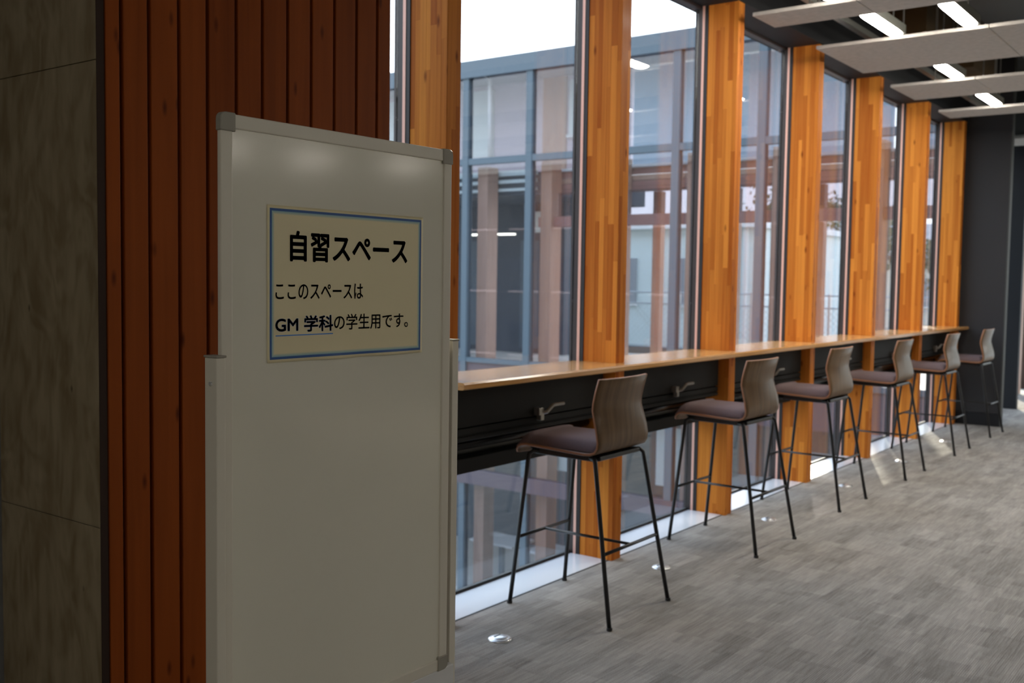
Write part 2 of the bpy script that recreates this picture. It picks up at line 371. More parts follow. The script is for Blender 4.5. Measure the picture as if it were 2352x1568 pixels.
# white sill boards between the columns
bays = [(2.817, COLY[0]-CW)] + [(COLY[i], COLY[i+1]-CW) for i in range(6)]
sl = empty('trim_2', (-2.83, 7, 0), 'glossy white floor-level window sill boards', kind='structure')
for (a, b) in bays: bxo('sill_board', 'white_sill', sl, (GX+.012, -2.717, a, b+CW*.0, -.02, .002), .001)

# windows: frame, jamb, glass pane per bay
for i, (a, b) in enumerate(bays):
    w = empty('window_%d' % (i+1), (GX, (a+b)/2, 0), kind='structure',
              label='narrow full-height window strip beside the plank wall' if i == 0 else
              'tall floor-to-ceiling window between timber columns, %s from the whiteboard' % ORD[i-1])
    bxo('pane', 'glass', w, (GX-.004, GX+.004, a-.03, b-.004, .012, 3.13))
    bxo('bottom_rail', 'trim_grey', w, (GX-.006, GX+.012, a-.03, b-.002, -.01, .014))
    bxo('seal', 'black_jamb', w, (GX+.012, GX+.018, a, b-.002, -.005, .006))
    bxo('jamb', 'black_jamb', w, (CX-CD-.022, CX-CD-.0005, b-.004, b+.05, 0, 3.115))
    bxo('metal_bead', 'pink_metal', w, (CX-CD-.038, CX-CD-.022, b-.006, b+.05, 0, 3.115))
    bxo('mullion', 'dark_frame', w, (GX-.016, GX-.0045, b-.004, b+.06, -.3, 3.4))
    bxo('inner_mullion', 'dark_frame', w, (GX+.006, CX-CD-.038, b-.005, b+.05, 0, 3.115))
    bxo('head_rail', 'dark_frame', w, (GX-.03, GX+.02, a, b, 3.10, 3.16))

# timber columns of glued staves
for i, yc in enumerate(COLY):
    lab = {0: 'orange laminated timber column half hidden behind the whiteboard', 6: 'orange laminated timber column against the charcoal partition'}.get(i,
          'orange laminated timber column, %s from the whiteboard' % ORD[i])
    c = empty('timber_column', (CX-CD/2, yc-CW/2, 0), lab, 'column', 'laminated timber columns along the window wall')
    x0, x1, y0, y1 = CX-CD, CX, yc-CW, yc
    t = .004
    bxo('core', 'glulam_core', c, (x0, x1-t, y0+t, y1, 0, 3.6))
    xs = [x0]; n = 7
    for q in range(n): xs.append(x0 + CD*(q+1)/n + (random.uniform(-.006, .006) if q < n-1 else 0))
    for q in range(n):                       # face towards the viewer
        z = -random.uniform(0, .6)
        while z < 3.58:
            L = random.uniform(.45, 1.15); a, b = max(0, z), min(3.6, z+L)
            if b-a > .02: piece('stave', 'glulam', c, (xs[q]+.0002, xs[q+1]-.0002, y0-random.uniform(0, .0006), y0+t, a+.0002, b-.0002))
            z += L
    for q in range(3):                       # face towards the room
        ya, yb = y0+t+(CW-t)*q/3, y0+t+(CW-t)*(q+1)/3
        z = -random.uniform(0, .8)
        while z < 3.58:
            L = random.uniform(.7, 1.5); a, b = max(0, z), min(3.6, z+L)
            if b-a > .02: piece('stave', 'glulam', c, (x1-t, x1+random.uniform(0, .0006), ya+.0002, yb-.0002, a+.0002, b-.0002))
            z += L

# counter with a rounded nose, notched round nothing: it runs past the column fronts
ct = empty('counter', (-2.72, 7.2, .984), 'long honey-coloured laminated timber counter along the windows', 'counter')
prof = [(-2.93, .986), (-2.605, .986), (-2.598, .990), (-2.596, 1.008), (-2.602, 1.016), (-2.93, 1.016)]
MB().prism([(-2.692, .986), (-2.605, .986), (-2.598, .990), (-2.596, 1.008), (-2.602, 1.016), (-2.692, 1.016)], 'y', 3.150, 11.348).build('worktop_front', 'counter', ct)
for (a, b) in bays[1:]: MB().box(-2.938, -2.6921, a+.001, b-.001, .986, 1.016).build('worktop', 'counter', ct)

# black ventilation hatches under the counter
for i, (a, b) in enumerate(bays[1:]):
    h = empty('ventilation_hatch', (-2.83, (a+b)/2, .58), 'black metal hatch box with lever latch under the counter, %s bay from the whiteboard' % ORD[i], 'hatch', 'black hatches under the counter')
    a1, b1 = a+.002, b-.022
    bxo('body', 'black_panel', h, (-2.938, -2.775, a1, b-.002, .74, .985))
    bxo('hatch_door', 'black_panel', h, (-2.775, -2.748, a1, b1, .803, .984), .002)
    MB().prism([(-2.775, .742), (-2.752, .742), (-2.748, .746), (-2.748, .760), (-2.756, .763), (-2.756, .767), (-2.750, .770), (-2.750, .796), (-2.775, .796)], 'y', a1, b1).build('lower_rail', 'black_panel', h)
    bxo('recess_back', 'black_gloss', h, (-2.938, -2.885, a1, b-.002, .585, .74))
    MB().tube([(-2.855, a1, .705), (-2.855, b-.01, .705)], .023, 16).build('drive_tube', 'black_gloss', h, smooth=True)
    bxo('bottom_lip', 'black_panel', h, (-2.885, -2.826, a1, b-.002, .582, .648), .003)
    ym = (a+b)/2 + .03
    lt = MB().box(-2.748, -2.716, ym-.030, ym+.006, .808, .842).build('latch', 'steel', h, .002)
    MB().tube([(-2.722, ym+.008, .818), (-2.706, ym+.016, .822), (-2.700, ym+.055, .850), (-2.700, ym+.064, .852), (-2.700, ym+.145, .852)], [.009, .009, .009, .009, .008], 8).build('lever', 'steel', lt)
    MB().box(-2.748, -2.722, ym-.008, ym+.018, .782, .808).build('keeper', 'steel', lt, .002)

# ------------------------------------------------------------------ ceiling boards and lamps
PAN = [(1.2, 2.1), (2.75, 3.4), (4.1, 5.02), (5.76, 6.09), (6.79, 7.75), (8.41, 9.09), (9.83, 10.24), (12.0, 12.6), (13.4, 14.3)]
JX = [[-2.585, -.9, .9, 2.7, 4.5, 6.3, 8.1]]*9
for i, (a, b) in enumerate(PAN):
    if i < 3: lab = 'grey acoustic ceiling board strip above the whiteboard end of the room'
    elif i > 6: lab = 'grey acoustic ceiling board strip past the charcoal partition'
    else: lab = ['narrow grey acoustic ceiling board strip nearest the viewer', 'widest grey acoustic ceiling board strip', 'mid-width grey acoustic ceiling board strip, third from the viewer', 'thin grey acoustic ceiling board strip in front of the charcoal partition'][i-3]
    p = empty('ceiling_board_strip', (0, (a+b)/2, 3.0), lab, 'ceiling panel', 'hanging acoustic ceiling boards')
    js = {3: -1.97, 4: -1.51, 5: -1.953}.get(i, -1.7)
    xs = [-2.585, js] + [js+1.82*q for q in range(1, 6)]
    for q, (u, v) in enumerate(zip(xs, xs[1:])):
        bxo('board', 'board_grey', p, (u+.0015, v-.0015, a, b, 3.0, 3.022), .003)
        for yy in ((a+.1), (b-.1)): MB().box((u+v)/2-.004, (u+v)/2+.004, yy-.004, yy+.004, 3.022, 3.8).build('hanger', 'rail', p)
def lamp(x, y0, y1, lab):
    L = empty('ceiling_light', (x, (y0+y1)/2, 2.99), lab, 'ceiling light', 'tube lights between the ceiling boards')
    MB().box(x-.048, x+.048, y0+.004, y1-.004, 3.018, 3.075).build('housing', 'housing', L, .004)
    pr = [(x-.044, 3.0185)] + [(x-.044+.088*t/8, 3.012-.022*math.sin(math.pi*t/8)) for t in range(9)] + [(x+.044, 3.0185)]
    df = MB(); rings = []; nn = len(pr)         # lens with rounded ends
    for t in range(13):
        q = t/12; yy = y0+.03+(y1-y0-.06)*q; k = max(.25, min(1, math.sin(math.pi*q)*3.2))**.5; rings.append(len(df.v))
        df.v += [(x+(px-x)*(.55+.45*k), yy, 3.0185-(3.0185-pz)*k) for px, pz in pr]
    for a_, b_ in zip(rings, rings[1:]):
        for j in range(nn): df.f.append((a_+j, a_+(j+1) % nn, b_+(j+1) % nn, b_+j))
    df.f.append(tuple(range(rings[0], rings[0]+nn))); df.f.append(tuple(range(rings[-1], rings[-1]+nn)))
    df.build('diffuser', 'lamp', L)
    for yy in (y0+.12, y1-.12): MB().box(x-.004, x+.004, yy-.004, yy+.004, 3.075, 3.8).build('hanger', 'rail', L)
lamp(-2.09, 5.06, 5.73, 'lit tube light cut off by the top edge of the photo')
lamp(-2.04, 6.09, 6.77, 'lit tube light in the first full gap, nearer the windows')
lamp(-1.60, 6.09, 6.77, 'lit tube light in the first full gap, further from the windows')
lamp(-2.06, 7.77, 8.40, 'lit tube light between the widest and the mid-width ceiling boards')
lamp(-2.08, 9.11, 9.81, 'lit tube light nearest the charcoal partition')
far_lab = 'unseen tube light out of view, added to light the room'  # unseen fittings added to light the room; a few match reflections
for (x, a, b) in ((-.95, 7.77, 8.40), (-.05, 9.11, 9.81), (.9, 6.09, 6.77), (2.4, 7.77, 8.4), (2.4, 5.06, 5.73), (4.2, 6.09, 6.77), (4.2, 9.11, 9.81), (6.8, 10.3, 11.0), (7.4, 9.11, 9.81), (7.4, 7.77, 8.4), (1.2, 10.9, 11.6), (3.4, -1.6, -.9), (1.2, -1.6, -.9), (-1.2, -1.6, -.9), (5.6, .4, 1.1), (3.2, 2.15, 2.72), (5.2, 3.45, 4.05)):
    lamp(x, a, b, far_lab)

# ------------------------------------------------------------------ charcoal partitions at the far end
pw = empty('wall_far', (-2.5, 11.4, 0), 'charcoal partition at the end of the counter', kind='structure')
bxo('panel', 'charcoal', pw, (-3.0, -2.268, 11.352, 11.43, .135, 3.8))
bxo('skirting', 'charcoal_dark', pw, (-3.0, -2.268, 11.354, 11.43, 0, .131))
bxo('edge_trim', 'trim_grey', pw, (-2.268, -2.256, 11.347, 11.435, 0, 3.8))
p2 = empty('wall_far_return', (-2.7, 13.2, 0), 'second charcoal partition fin past the first', kind='structure')
bxo('panel', 'charcoal_dark', p2, (-3.0, -2.455, 13.15, 13.24, 0, 3.1))
bxo('top_rail', 'rail', p2, (-3.0, 1.2, 13.12, 13.26, 3.10, 3.19))
bxo('upper_panel', 'duct', p2, (-3.0, 1.2, 13.16, 13.24, 3.19, 3.8))
# glazed end of the room
ge = empty('window_8', (0, YEND, 0), 'bright glazed end wall past the partitions', kind='structure')
bxo('solid_part', 'interior_wall', ge, (1.22, XR, YEND-.05, YEND+.05, 0, 3.8))
for q in range(3):
    x0 = -2.9+1.36*q
    bxo('pane', 'glass', ge, (x0+.04, x0+1.32, YEND-.004, YEND+.004, .03, 3.1))
    bxo('mullion', 'dark_frame', ge, (x0-.04, x0+.04, YEND-.05, YEND+.05, 0, 3.8))
bxo('bottom_rail', 'dark_frame', ge, (-3, 1.22, YEND-.03, YEND+.03, -.02, .03))
bxo('head', 'charcoal_dark', ge, (-3, 1.22, YEND-.03, YEND+.03, 3.1, 3.8))
g2 = empty('window_9', (GX, 12.3, 0), 'window between the two charcoal partitions', kind='structure')
bxo('pane', 'glass', g2, (GX-.004, GX+.004, 11.44, 13.15, .012, 3.13)); bxo('head', 'charcoal_dark', g2, (-3.03, -2.9, 11.43, 13.16, 3.12, 3.8))
g3 = empty('window_10', (GX, 14.6, 0), 'window past the second partition', kind='structure')
bxo('pane', 'glass', g3, (GX-.004, GX+.004, 13.24, 16, .012, 3.13)); bxo('head', 'charcoal_dark', g3, (-3.03, -2.9, 13.24, 16.0, 3.12, 3.8))

# ------------------------------------------------------------------ floor outlets
for i, yy in enumerate((3.196, 4.525, 5.877, 7.229, 8.549, 9.919)):
    f = empty('floor_outlet', (-2.435, yy, 0), ['round chrome floor outlet at the foot of the whiteboard', 'round chrome floor outlet between the first two stools', 'round chrome floor outlet between the second and third stools',
        'round chrome floor outlet between the third and fourth stools', 'round chrome floor outlet between the fourth and fifth stools', 'round chrome floor outlet between the last two stools'][i], 'floor outlet', 'chrome outlets set in the carpet')
    MB().lathe([(.047, 0), (.047, .002), (.043, .006), (.036, .0075)], (-2.435, yy)).build('rim', 'chrome', f, smooth=True)
    MB().lathe([(.034, .002), (.034, .008), (.030, .0105), (.012, .012), (.002, .0122)], (-2.435, yy)).build('lid', 'chrome', f, smooth=True)
    MB().box(-2.452, -2.443, yy-.02, yy+.02, .0095, .0125).build('finger_slot', 'black_steel', f, .001)

# ------------------------------------------------------------------ bar stools (local: window is -x)
def make_stool():
    r = empty('bar_stool', (0, 0, 0), local=True)
    P = [(-.268, .672), (-.266, .684), (-.258, .698), (-.240, .709), (-.21, .714), (-.12, .711), (0, .706), (.09, .703), (.125, .705), (.146, .714), (.158, .732), (.162, .755), (.157, .80), (.146, .85), (.138, .89), (.140, .92), (.150, .965), (.166, 1.022)]
    Wd = [.185, .192, .197, .200, .203, .207, .210, .212, .212, .212, .212, .212, .211, .207, .204, .203, .203, .203]
    n = 12; v = []; f = []
    for (x, z), w in zip(P, Wd):
        back = max(0, min(1, (z-.74)/.15))
        for j in range(n+1):
            s = -1+2*j/n
            v.append((x + .022*back*(1-s*s) - .010*back, s*w, z - (.006*(1-s*s) if x < .12 else 0)))
    for i in range(len(P)-1):
        for j in range(n): a = i*(n+1)+j; f.append((a, a+1, a+n+2, a+n+1))
    me = bpy.data.meshes.new('shell'); me.from_pydata(v, [], f); me.materials.append(M['shell']); me.materials.append(M['shell_edge'])
    for p in me.polygons: p.use_smooth = True
    o = bpy.data.objects.new('shell', me); COL.objects.link(o); o.parent = r
    o['label'] = 'bent plywood seat and back with a walnut face'
    sd_ = o.modifiers.new('thick', 'SOLIDIFY'); sd_.thickness = .012; sd_.offset = 0; sd_.use_rim = True; sd_.material_offset_rim = 1
    bv = o.modifiers.new('soft', 'BEVEL'); bv.width = .0018; bv.segments = 1; bv.limit_method = 'ANGLE'; bv.angle_limit = math.radians(60)
    # cushion
    m_ = 22; k_ = 14; v = []; f = []
    def top(u, s):
        x = -.262 + .402*u; e = (1-abs(s)**6)*(1-abs(2*u-1)**9)
        zb = .706 + (.008 if u < .15 else 0) - (.016*(1-u/.1)**2 if u < .1 else 0)
        z = zb + .008 + .047*max(0, e)**.5 - .0035*math.exp(-((u-.80)/.013)**2)*max(0, e)
        return (x, s*.196, z)
    for i in range(m_*2+1):
        for j in range(k_+1): v.append(top(i/(m_*2), -1+2*j/k_))
    N = len(v)
    for i in range(m_*2+1):
        for j in range(k_+1): x, y, z = top(i/(m_*2), -1+2*j/k_); v.append((x, y, .712 - (.016*(1-i/(m_*2)/.1)**2 if i/(m_*2) < .1 else 0)))
    for i in range(m_*2):
        for j in range(k_):
            a = i*(k_+1)+j; f.append((a, a+1, a+k_+2, a+k_+1)); f.append((N+a, N+a+k_+1, N+a+k_+2, N+a+1))
    for j in range(k_):
        a = j; f.append((a, N+a, N+a+1, a+1)); a = m_*2*(k_+1)+j; f.append((a, a+1, N+a+1, N+a))
    for i in range(m_*2):
        a = i*(k_+1); f.append((a, a+k_+1, N+a+k_+1, N+a)); a = i*(k_+1)+k_; f.append((a, N+a, N+a+k_+1, a+k_+1))
    c = MB(); c.v = v; c.f = f; cu = c.build('seat_cushion', 'cushion', r, smooth=True); cu['label'] = 'plum-brown fabric seat pad'
    # under-seat tray
    t = MB(); t.prism([(-.215, .699), (-.185, .672), (.12, .668), (.150, .676), (.150, .694), (.0, .697)], 'y', -.168, .168)
    t.build('seat_tray', 'black_steel', r, .004)
    for sx, sy in ((-1, -1), (-1, 1), (1, -1), (1, 1)):
        if sx < 0: path = [(-.150, sy*.150, .684), (-.19, sy*.175, .684), (-.203, sy*.186, .672), (-.207, sy*.190, .64), (-.272, sy*.221, 0)]
        else: path = [(.10, sy*.165, .684), (.135, sy*.192, .684), (.147, sy*.203, .670), (.152, sy*.206, .64), (.262, sy*.256, 0)]
        lg = MB().tube(path, .0095, 12).build('leg', 'black_steel', r, smooth=True)
        fx, fy = path[-1][:2]
        MB().lathe([(.011, 0), (.012, .002), (.012, .010), (.0105, .013)], (fx, fy), 12).build('foot_glide', 'rubber', lg)
    zf = .300
    def on(t0, t1, z): k = (t0[2]-z)/(t0[2]-t1[2]); return tuple(t0[q]+(t1[q]-t0[q])*k for q in range(3))
    fl = on((-.207, .190, .64), (-.272, .221, 0), zf); bl = on((.152, .206, .64), (.262, .256, 0), zf)
    MB().tube([(fl[0], -fl[1], zf), (fl[0], fl[1], zf)], .0075, 10).build('front_footrest', 'black_steel', r, smooth=True)
    MB().tube([(bl[0], -bl[1], zf), (bl[0], bl[1], zf)], .0075, 10).build('rear_footrest', 'black_steel', r, smooth=True)
    MB().tube([(fl[0], 0, zf), (bl[0], 0, zf)], .0065, 10).build('stretcher', 'black_steel', r, smooth=True)
    return r
st0 = make_stool()
labs = ['walnut plywood bar stool with plum seat, nearest the whiteboard', 'walnut plywood bar stool, second from the whiteboard', 'walnut plywood bar stool, third from the whiteboard',
        'walnut plywood bar stool, fourth from the whiteboard', 'walnut plywood bar stool, next to last before the charcoal partition', 'walnut plywood bar stool in front of the charcoal partition, farthest away']
for i, (yy, dx, rz) in enumerate(((3.811, 0, .012), (5.267, .012, -.01), (6.622, -.025, 0), (7.979, -.012, .006), (9.398, -.012, 0), (10.74, -.015, -.01))):
    s = st0 if i == 0 else copy_tree(st0)
    s.location = (-2.412+dx, yy, 0); s.rotation_euler = (0, 0, rz); tag(s, labs[i], 'stool', 'bar stools along the counter')

# ------------------------------------------------------------------ whiteboard on a stand, sign
BX = -1.55                                      # face of the writing panel
BY0, BY1, BZ0, BZ1 = 1.178, 1.822, .512, 1.724
wb = empty('whiteboard_stand', (BX-.02, 1.5, 0), 'upright white board on a cream metal stand in front of the plank wall', 'whiteboard')
bxo('panel', 'wb_panel', wb, (BX-.008, BX, BY0+.01, BY1-.01, BZ0+.01, BZ1-.01))
fwid = .026
for nm, b in (('top_rail', (BY0+.03, BY1-.03, BZ1-fwid, BZ1)), ('bottom_rail', (BY0+.03, BY1-.03, BZ0, BZ0+fwid)), ('side_rail', (BY0, BY0+fwid, BZ0+.03, BZ1-.03)), ('side_rail', (BY1-fwid, BY1, BZ0+.03, BZ1-.03))):
    MB().box(BX-.007, BX+.004, *b).build(nm, 'wb_frame', wb, .0022, 2)
for sy, sz in ((0, 0), (0, 1), (1, 0), (1, 1)):
    cs = .034
    a = BY0-.002 if sy == 0 else BY1-cs+.002; z = BZ0-.002 if sz == 0 else BZ1-cs+.002
    o = MB().box(BX-.009, BX+.0065, a, a+cs, z, z+cs).build('corner_cap', 'wb_cap', wb)
    bm = bmesh.new(); bm.from_mesh(o.data)      # round the outer corner
    ed = [e for e in bm.edges if abs(e.verts[0].co.y-e.verts[1].co.y) < 1e-6 and abs(e.verts[0].co.z-e.verts[1].co.z) < 1e-6
          and abs(e.verts[0].co.y-(a if sy == 0 else a+cs)) < 1e-6 and abs(e.verts[0].co.z-(z if sz == 0 else z+cs)) < 1e-6]
    bmesh.ops.bevel(bm, geom=ed, offset=.012, segments=5, affect='EDGES', profile=.5); bmesh.ops.bevel(bm, geom=bm.edges[:], offset=.0015, segments=1, affect='EDGES')
    bm.to_mesh(o.data); bm.free()
for s, (a, b), xf in ((-1, (1.135, 1.1545), -1.503), (1, (1.848, 1.870), -1.560)):
    po = MB().box(xf-.034, xf, a, b, .06, 1.284).build('post', 'wb_frame', wb, .0018)
    MB().box(xf-.0355, xf+.0015, a-.0015, b+.0015, 1.284, 1.288).build('post_cap', 'wb_cap', po, .001)
    ys = a-.003 if s < 0 else b+.003
    MB().tube([(xf-.016, (a if s < 0 else b), 1.238), (xf-.016, ys, 1.238)], [.0045, .0035], 12).build('screw', 'chrome', po)
    fo = MB().box(xf-.29, xf+.25, a+.001, b-.001, .055, .085).build('foot', 'wb_frame', wb, .004)
    for dx in (-.26, .22):
        MB().tube([(xf+dx, (a+b)/2-.012, .026), (xf+dx, (a+b)/2+.012, .026)], .026, 16).build('castor', 'rubber', fo)
MB().box(BX-.018, BX+.002, 1.150, 1.852, .462, .512).build('crossbar', 'white_sill', wb, .003)
MB().box(BX-.018, BX+.002, 1.150, 1.852, .12, .15).build('crossbar', 'wb_frame', wb, .003)

po = empty('poster', (BX+.002, 1.506, 1.264), 'cream paper sign with blue border and Japanese text taped to the whiteboard', 'poster')
nY, nZ = 60, 40; v = []; f = []
for i in range(nZ+1):
    for j in range(nY+1):
        u, w = j/nY, i/nZ; yy = PY0+(PY1-PY0)*u; zz = PZ0+(PZ1-PZ0)*w
        lift = max(0, 1-w/.10)**2*(.0045*(.5+.5*math.sin(u*17+1.0))*(1 if .15 < u < .9 else .2))
        v.append((BX+.0016+lift, yy, zz))
for i in range(nZ):
    for j in range(nY): a = i*(nY+1)+j; f.append((a, a+1, a+nY+2, a+nY+1))
pm = bpy.data.meshes.new('sheet'); pm.from_pydata(v, [], f); pm.materials.append(M['paper'])
for q in pm.polygons: q.use_smooth = True
sh = bpy.data.objects.new('sheet', pm); COL.objects.link(sh); put(sh, po)
sl_ = sh.modifiers.new('thick', 'SOLIDIFY'); sl_.thickness = .0004; sl_.offset = -1
def lettering(name, txt, mat, y0, y1, z0, z1, bold=0.0, heavy=0.0):
    cu = bpy.data.curves.new(name, 'FONT'); cu.body = txt; cu.size = 1; cu.offset = bold; cu.resolution_u = 5; cu.fill_mode = 'FRONT'
    t = bpy.data.objects.new(name, cu); COL.objects.link(t)
    bpy.context.view_layer.update()
    me = bpy.data.meshes.new_from_object(t.evaluated_get(bpy.context.evaluated_depsgraph_get()))
    bpy.data.objects.remove(t)
    xs = [q.co.x for q in me.vertices]; ys = [q.co.y for q in me.vertices]
    xa, xb, ya, yb = min(xs), max(xs), min(ys), max(ys)
    for q in me.vertices:
        q.co = Vector((BX+.0022, y0+(q.co.x-xa)/(xb-xa)*(y1-y0), z0+(q.co.y-ya)/(yb-ya)*(z1-z0)))
    if heavy:                                   # heavier strokes: the glyphs again, nudged round a small circle
        V = [tuple(q.co) for q in me.vertices]; F = [tuple(p.vertices) for p in me.polygons]; vv, ff = list(V), list(F)
        for k in range(8):
            dy, dz = heavy*math.cos(k*math.pi/4), heavy*math.sin(k*math.pi/4); n0 = len(vv)
            vv += [(x, y+dy, z+dz) for x, y, z in V]; ff += [tuple(i+n0 for i in p) for p in F]
        me = bpy.data.meshes.new(name); me.from_pydata(vv, [], ff)
    me.materials.clear(); me.materials.append(M[mat]); me.name = name
    o = bpy.data.objects.new(name, me); COL.objects.link(o); put(o, po); return o
lettering('title_text', '自習スペース', 'ink_black', 1.343, 1.674, 1.461, 1.518, 0, .0016)
lettering('body_text', 'ここのスペースは', 'ink_black', 1.306, 1.540, 1.386, 1.417, 0, .0003)
lettering('highlight_text', 'GM 学科', 'ink_blue', 1.306, 1.455, 1.322, 1.353, 0, .0009)
bxo('underline', 'ink_blue', po, (BX+.0021, BX+.0023, 1.306, 1.455, 1.3145, 1.3165))
lettering('body_text', 'の学生用です。', 'ink_black', 1.4585, 1.679, 1.322, 1.3545, 0, .0003)
#EXTERIOR
# ------------------------------------------------------------------ outside: courtyard, opposite wing, fence, houses, trees
gc = empty('ground', (-10, 5, -4.2), 'grey courtyard ground one storey below the windows', kind='structure')
bxo('paving', 'ext_ground', gc, (-70, -3.06, -25, 18, -4.5, -4.2))
gb = empty('ground_back', (-10, 60, -.1), 'open ground past the opposite wing', kind='structure')
bxo('earth', 'ext_ground', gb, (-90, 60, 18.2, 160, -4.5, -.1)); bxo('earth', 'ext_ground', gb, (-3.0, 60, 16.06, 18.2, -4.5, -.1))
ow = empty('wall_outer', (-3.02, 7, -4.2), 'outer wall of the storey below', kind='structure')
bxo('slab_edge', 'ext_beam', ow, (-3.06, -2.972, 2, 14, -.6, -.06)); bxo('lower_wall', 'ext_navy', ow, (-3.06, -2.97, 2, 14, -4.2, -.6))

Y0 = 14.0
wg = empty('wing_building', (-9, Y0, -4.2), 'two-storey glazed wing with red-brown timber beams across the courtyard', 'building')
XM = [-6.07-1.366*k for k in range(-2, 9)]                 # mullion centres
XL, XRT = -17.0, -3.1
bxo('floor_slab', 'ext_floor', wg, (XL, XRT, Y0+.12, 18.1, -.30, 0))
bxo('slab_edge', 'ext_beam', wg, (XL, XRT, Y0-.02, Y0+.12, -.62, -.02))
bxo('mid_slab', 'ext_red', wg, (-10.3, XRT, Y0+.62, 15.2, 3.0, 3.10))
bxo('mid_slab', 'ext_navy', wg, (XL, -10.3, Y0+.62, 18.1, 2.92, 3.3))
bxo('roof', 'ext_roof', wg, (XL, -8.2, Y0-.06, 18.4, 5.02, 5.17))
bxo('roof', 'ext_roof', wg, (-8.2, XRT, Y0-.06, 15.4, 5.02, 5.17))
for q in range(4):  # panels coloured as the sky reflection of the upper panes
    bxo('sky_reflection_panel', 'sky_reflection', wg, (-8.9+1.45*q, -7.49+1.45*q, 15.2, 15.22, 3.32, 5.0))
bxo('roof_fascia', 'ext_frame', wg, (XL, XRT, Y0-.09, Y0-.06, 4.9, 5.19))
bxo('transom', 'ext_frame', wg, (XL, XRT, Y0-.05, Y0+.06, 3.41, 3.52))
bxo('bottom_rail', 'ext_frame', wg, (XL, XRT, Y0-.05, Y0+.06, -.02, .06))
# fascia boards and white ledge
for z0, z1, m in ((3.27, 3.31, 'ext_white'), (3.16, 3.265, 'ext_red'), (3.07, 3.15, 'ext_timber'), (2.97, 3.06, 'ext_red'), (2.88, 2.96, 'ext_red')):
    bxo('fascia_board', m, wg, (-10.3, XRT, Y0+.56 - (.06 if m == 'ext_white' else 0), Y0+.62, z0, z1))
for z0, z1 in ((3.26, 3.35), (3.13, 3.19), (2.99, 3.04)):
    bxo('light_slat', 'ext_pale', wg, (-13.5, -10.45, Y0+.56, Y0+.62, z0, z1))
bxo('cross_beam', 'ext_red', wg, (-10.2, XRT, Y0+.30, Y0+.46, 2.33, 2.50))
for i, x in enumerate(XM):
    bxo('mullion', 'ext_frame', wg, (x-.062, x+.062, Y0-.06, Y0+.08, -4.2, 5.05))
    bxo('timber_post', 'ext_timber', wg, (x+.07, x+.29, Y0+.22, Y0+.52, -4.2, 3.4))
    yr = 18.0 if x < -10.3 else 15.12
    bxo('rear_post', 'ext_timber', wg, (x+.40, x+.55, yr-.08, yr+.06, 0, 2.92))
    if i < len(XM)-1:
        a, b = XM[i+1]+.062, x-.062
        bxo('pane', 'ext_glass', wg, (a, b, Y0-.004, Y0+.004, 3.52, 4.92)); bxo('pane', 'ext_glass', wg, (a, b, Y0-.004, Y0+.004, .06, 3.41))
        bxo('pane', 'ext_glass', wg, (a, b, Y0-.004, Y0+.004, -4.15, -2.17)); bxo('pane', 'ext_glass', wg, (a, b, Y0-.004, Y0+.004, -1.92, -.62))
for i in range(len(XM)-1):  # tinted panes added to dim the sky seen above the beam
    if XM[i] > -10.3: bxo('sky_dimmer_pane', 'sky_dimmer_glass', wg, (max(-10.2, XM[i+1]+.3), XM[i]+.06, Y0+.40, Y0+.408, 2.502, 2.90))
bxo('rear_rail', 'ext_frame', wg, (XL, XRT, 17.95, 18.08, 0, .14))
# upper storey: plum cladding with pale shuttered windows
bxo('upper_wall', 'ext_purple', wg, (XL, -8.95, 15.2, 15.3, 3.3, 5.02))
bxo('upper_wall_panel', 'ext_timber', wg, (-10.75, -10.25, 15.16, 15.2, 3.3, 5.02))
for a, b, z0, z1 in ((-12.45, -11.88, 3.72, 4.93), (-10.16, -9.55, 3.98, 4.93), (-14.6, -13.9, 3.72, 4.93)):
    wdw = bxo('upper_window', 'ext_pale', wg, (a, b, 15.12, 15.2, z0, z1)); bxo('window_sill', 'ext_white', wdw, (a-.03, b+.03, 15.08, 15.2, z0-.05, z0))
MB().tube([(-11.85, 14.35, 5.06), (-11.52, 14.35, 5.06), (-11.38, 14.35, 4.98), (-11.33, 14.35, 4.88), (-11.31, 14.35, 3.55)], .035, 10).build('downpipe', 'ext_white', wg, smooth=True)
# solid rooms at the left of the wing
bxo('room_wall', 'ext_navy', wg, (XL, -11.0, 16.3, 16.4, 0, 2.92)); bxo('room_wall', 'ext_navy', wg, (-11.1, -11.0, 16.4, 18.0, 0, 2.92))
for a, b, z0, z1, m in ((-12.0, -11.55, .1, 2.2, 'ext_frame'), (-13.3, -12.7, .1, 2.2, 'ext_frame'), (-11.9, -11.1, 2.35, 2.75, 'ext_pale'), (-14.6, -14.0, .1, 2.2, 'ext_frame')):
    bxo('room_door', m, wg, (a, b, 16.24, 16.3, z0, z1))
for x in (-11.9, -12.75): bxo('room_light', 'room_lamp', wg, (x-.18, x+.18, 15.6, 15.7, 2.28, 2.31))
bxo('white_rail', 'ext_white', wg, (-12.5, -11.6, 18.12, 18.2, 1.06, 1.20))
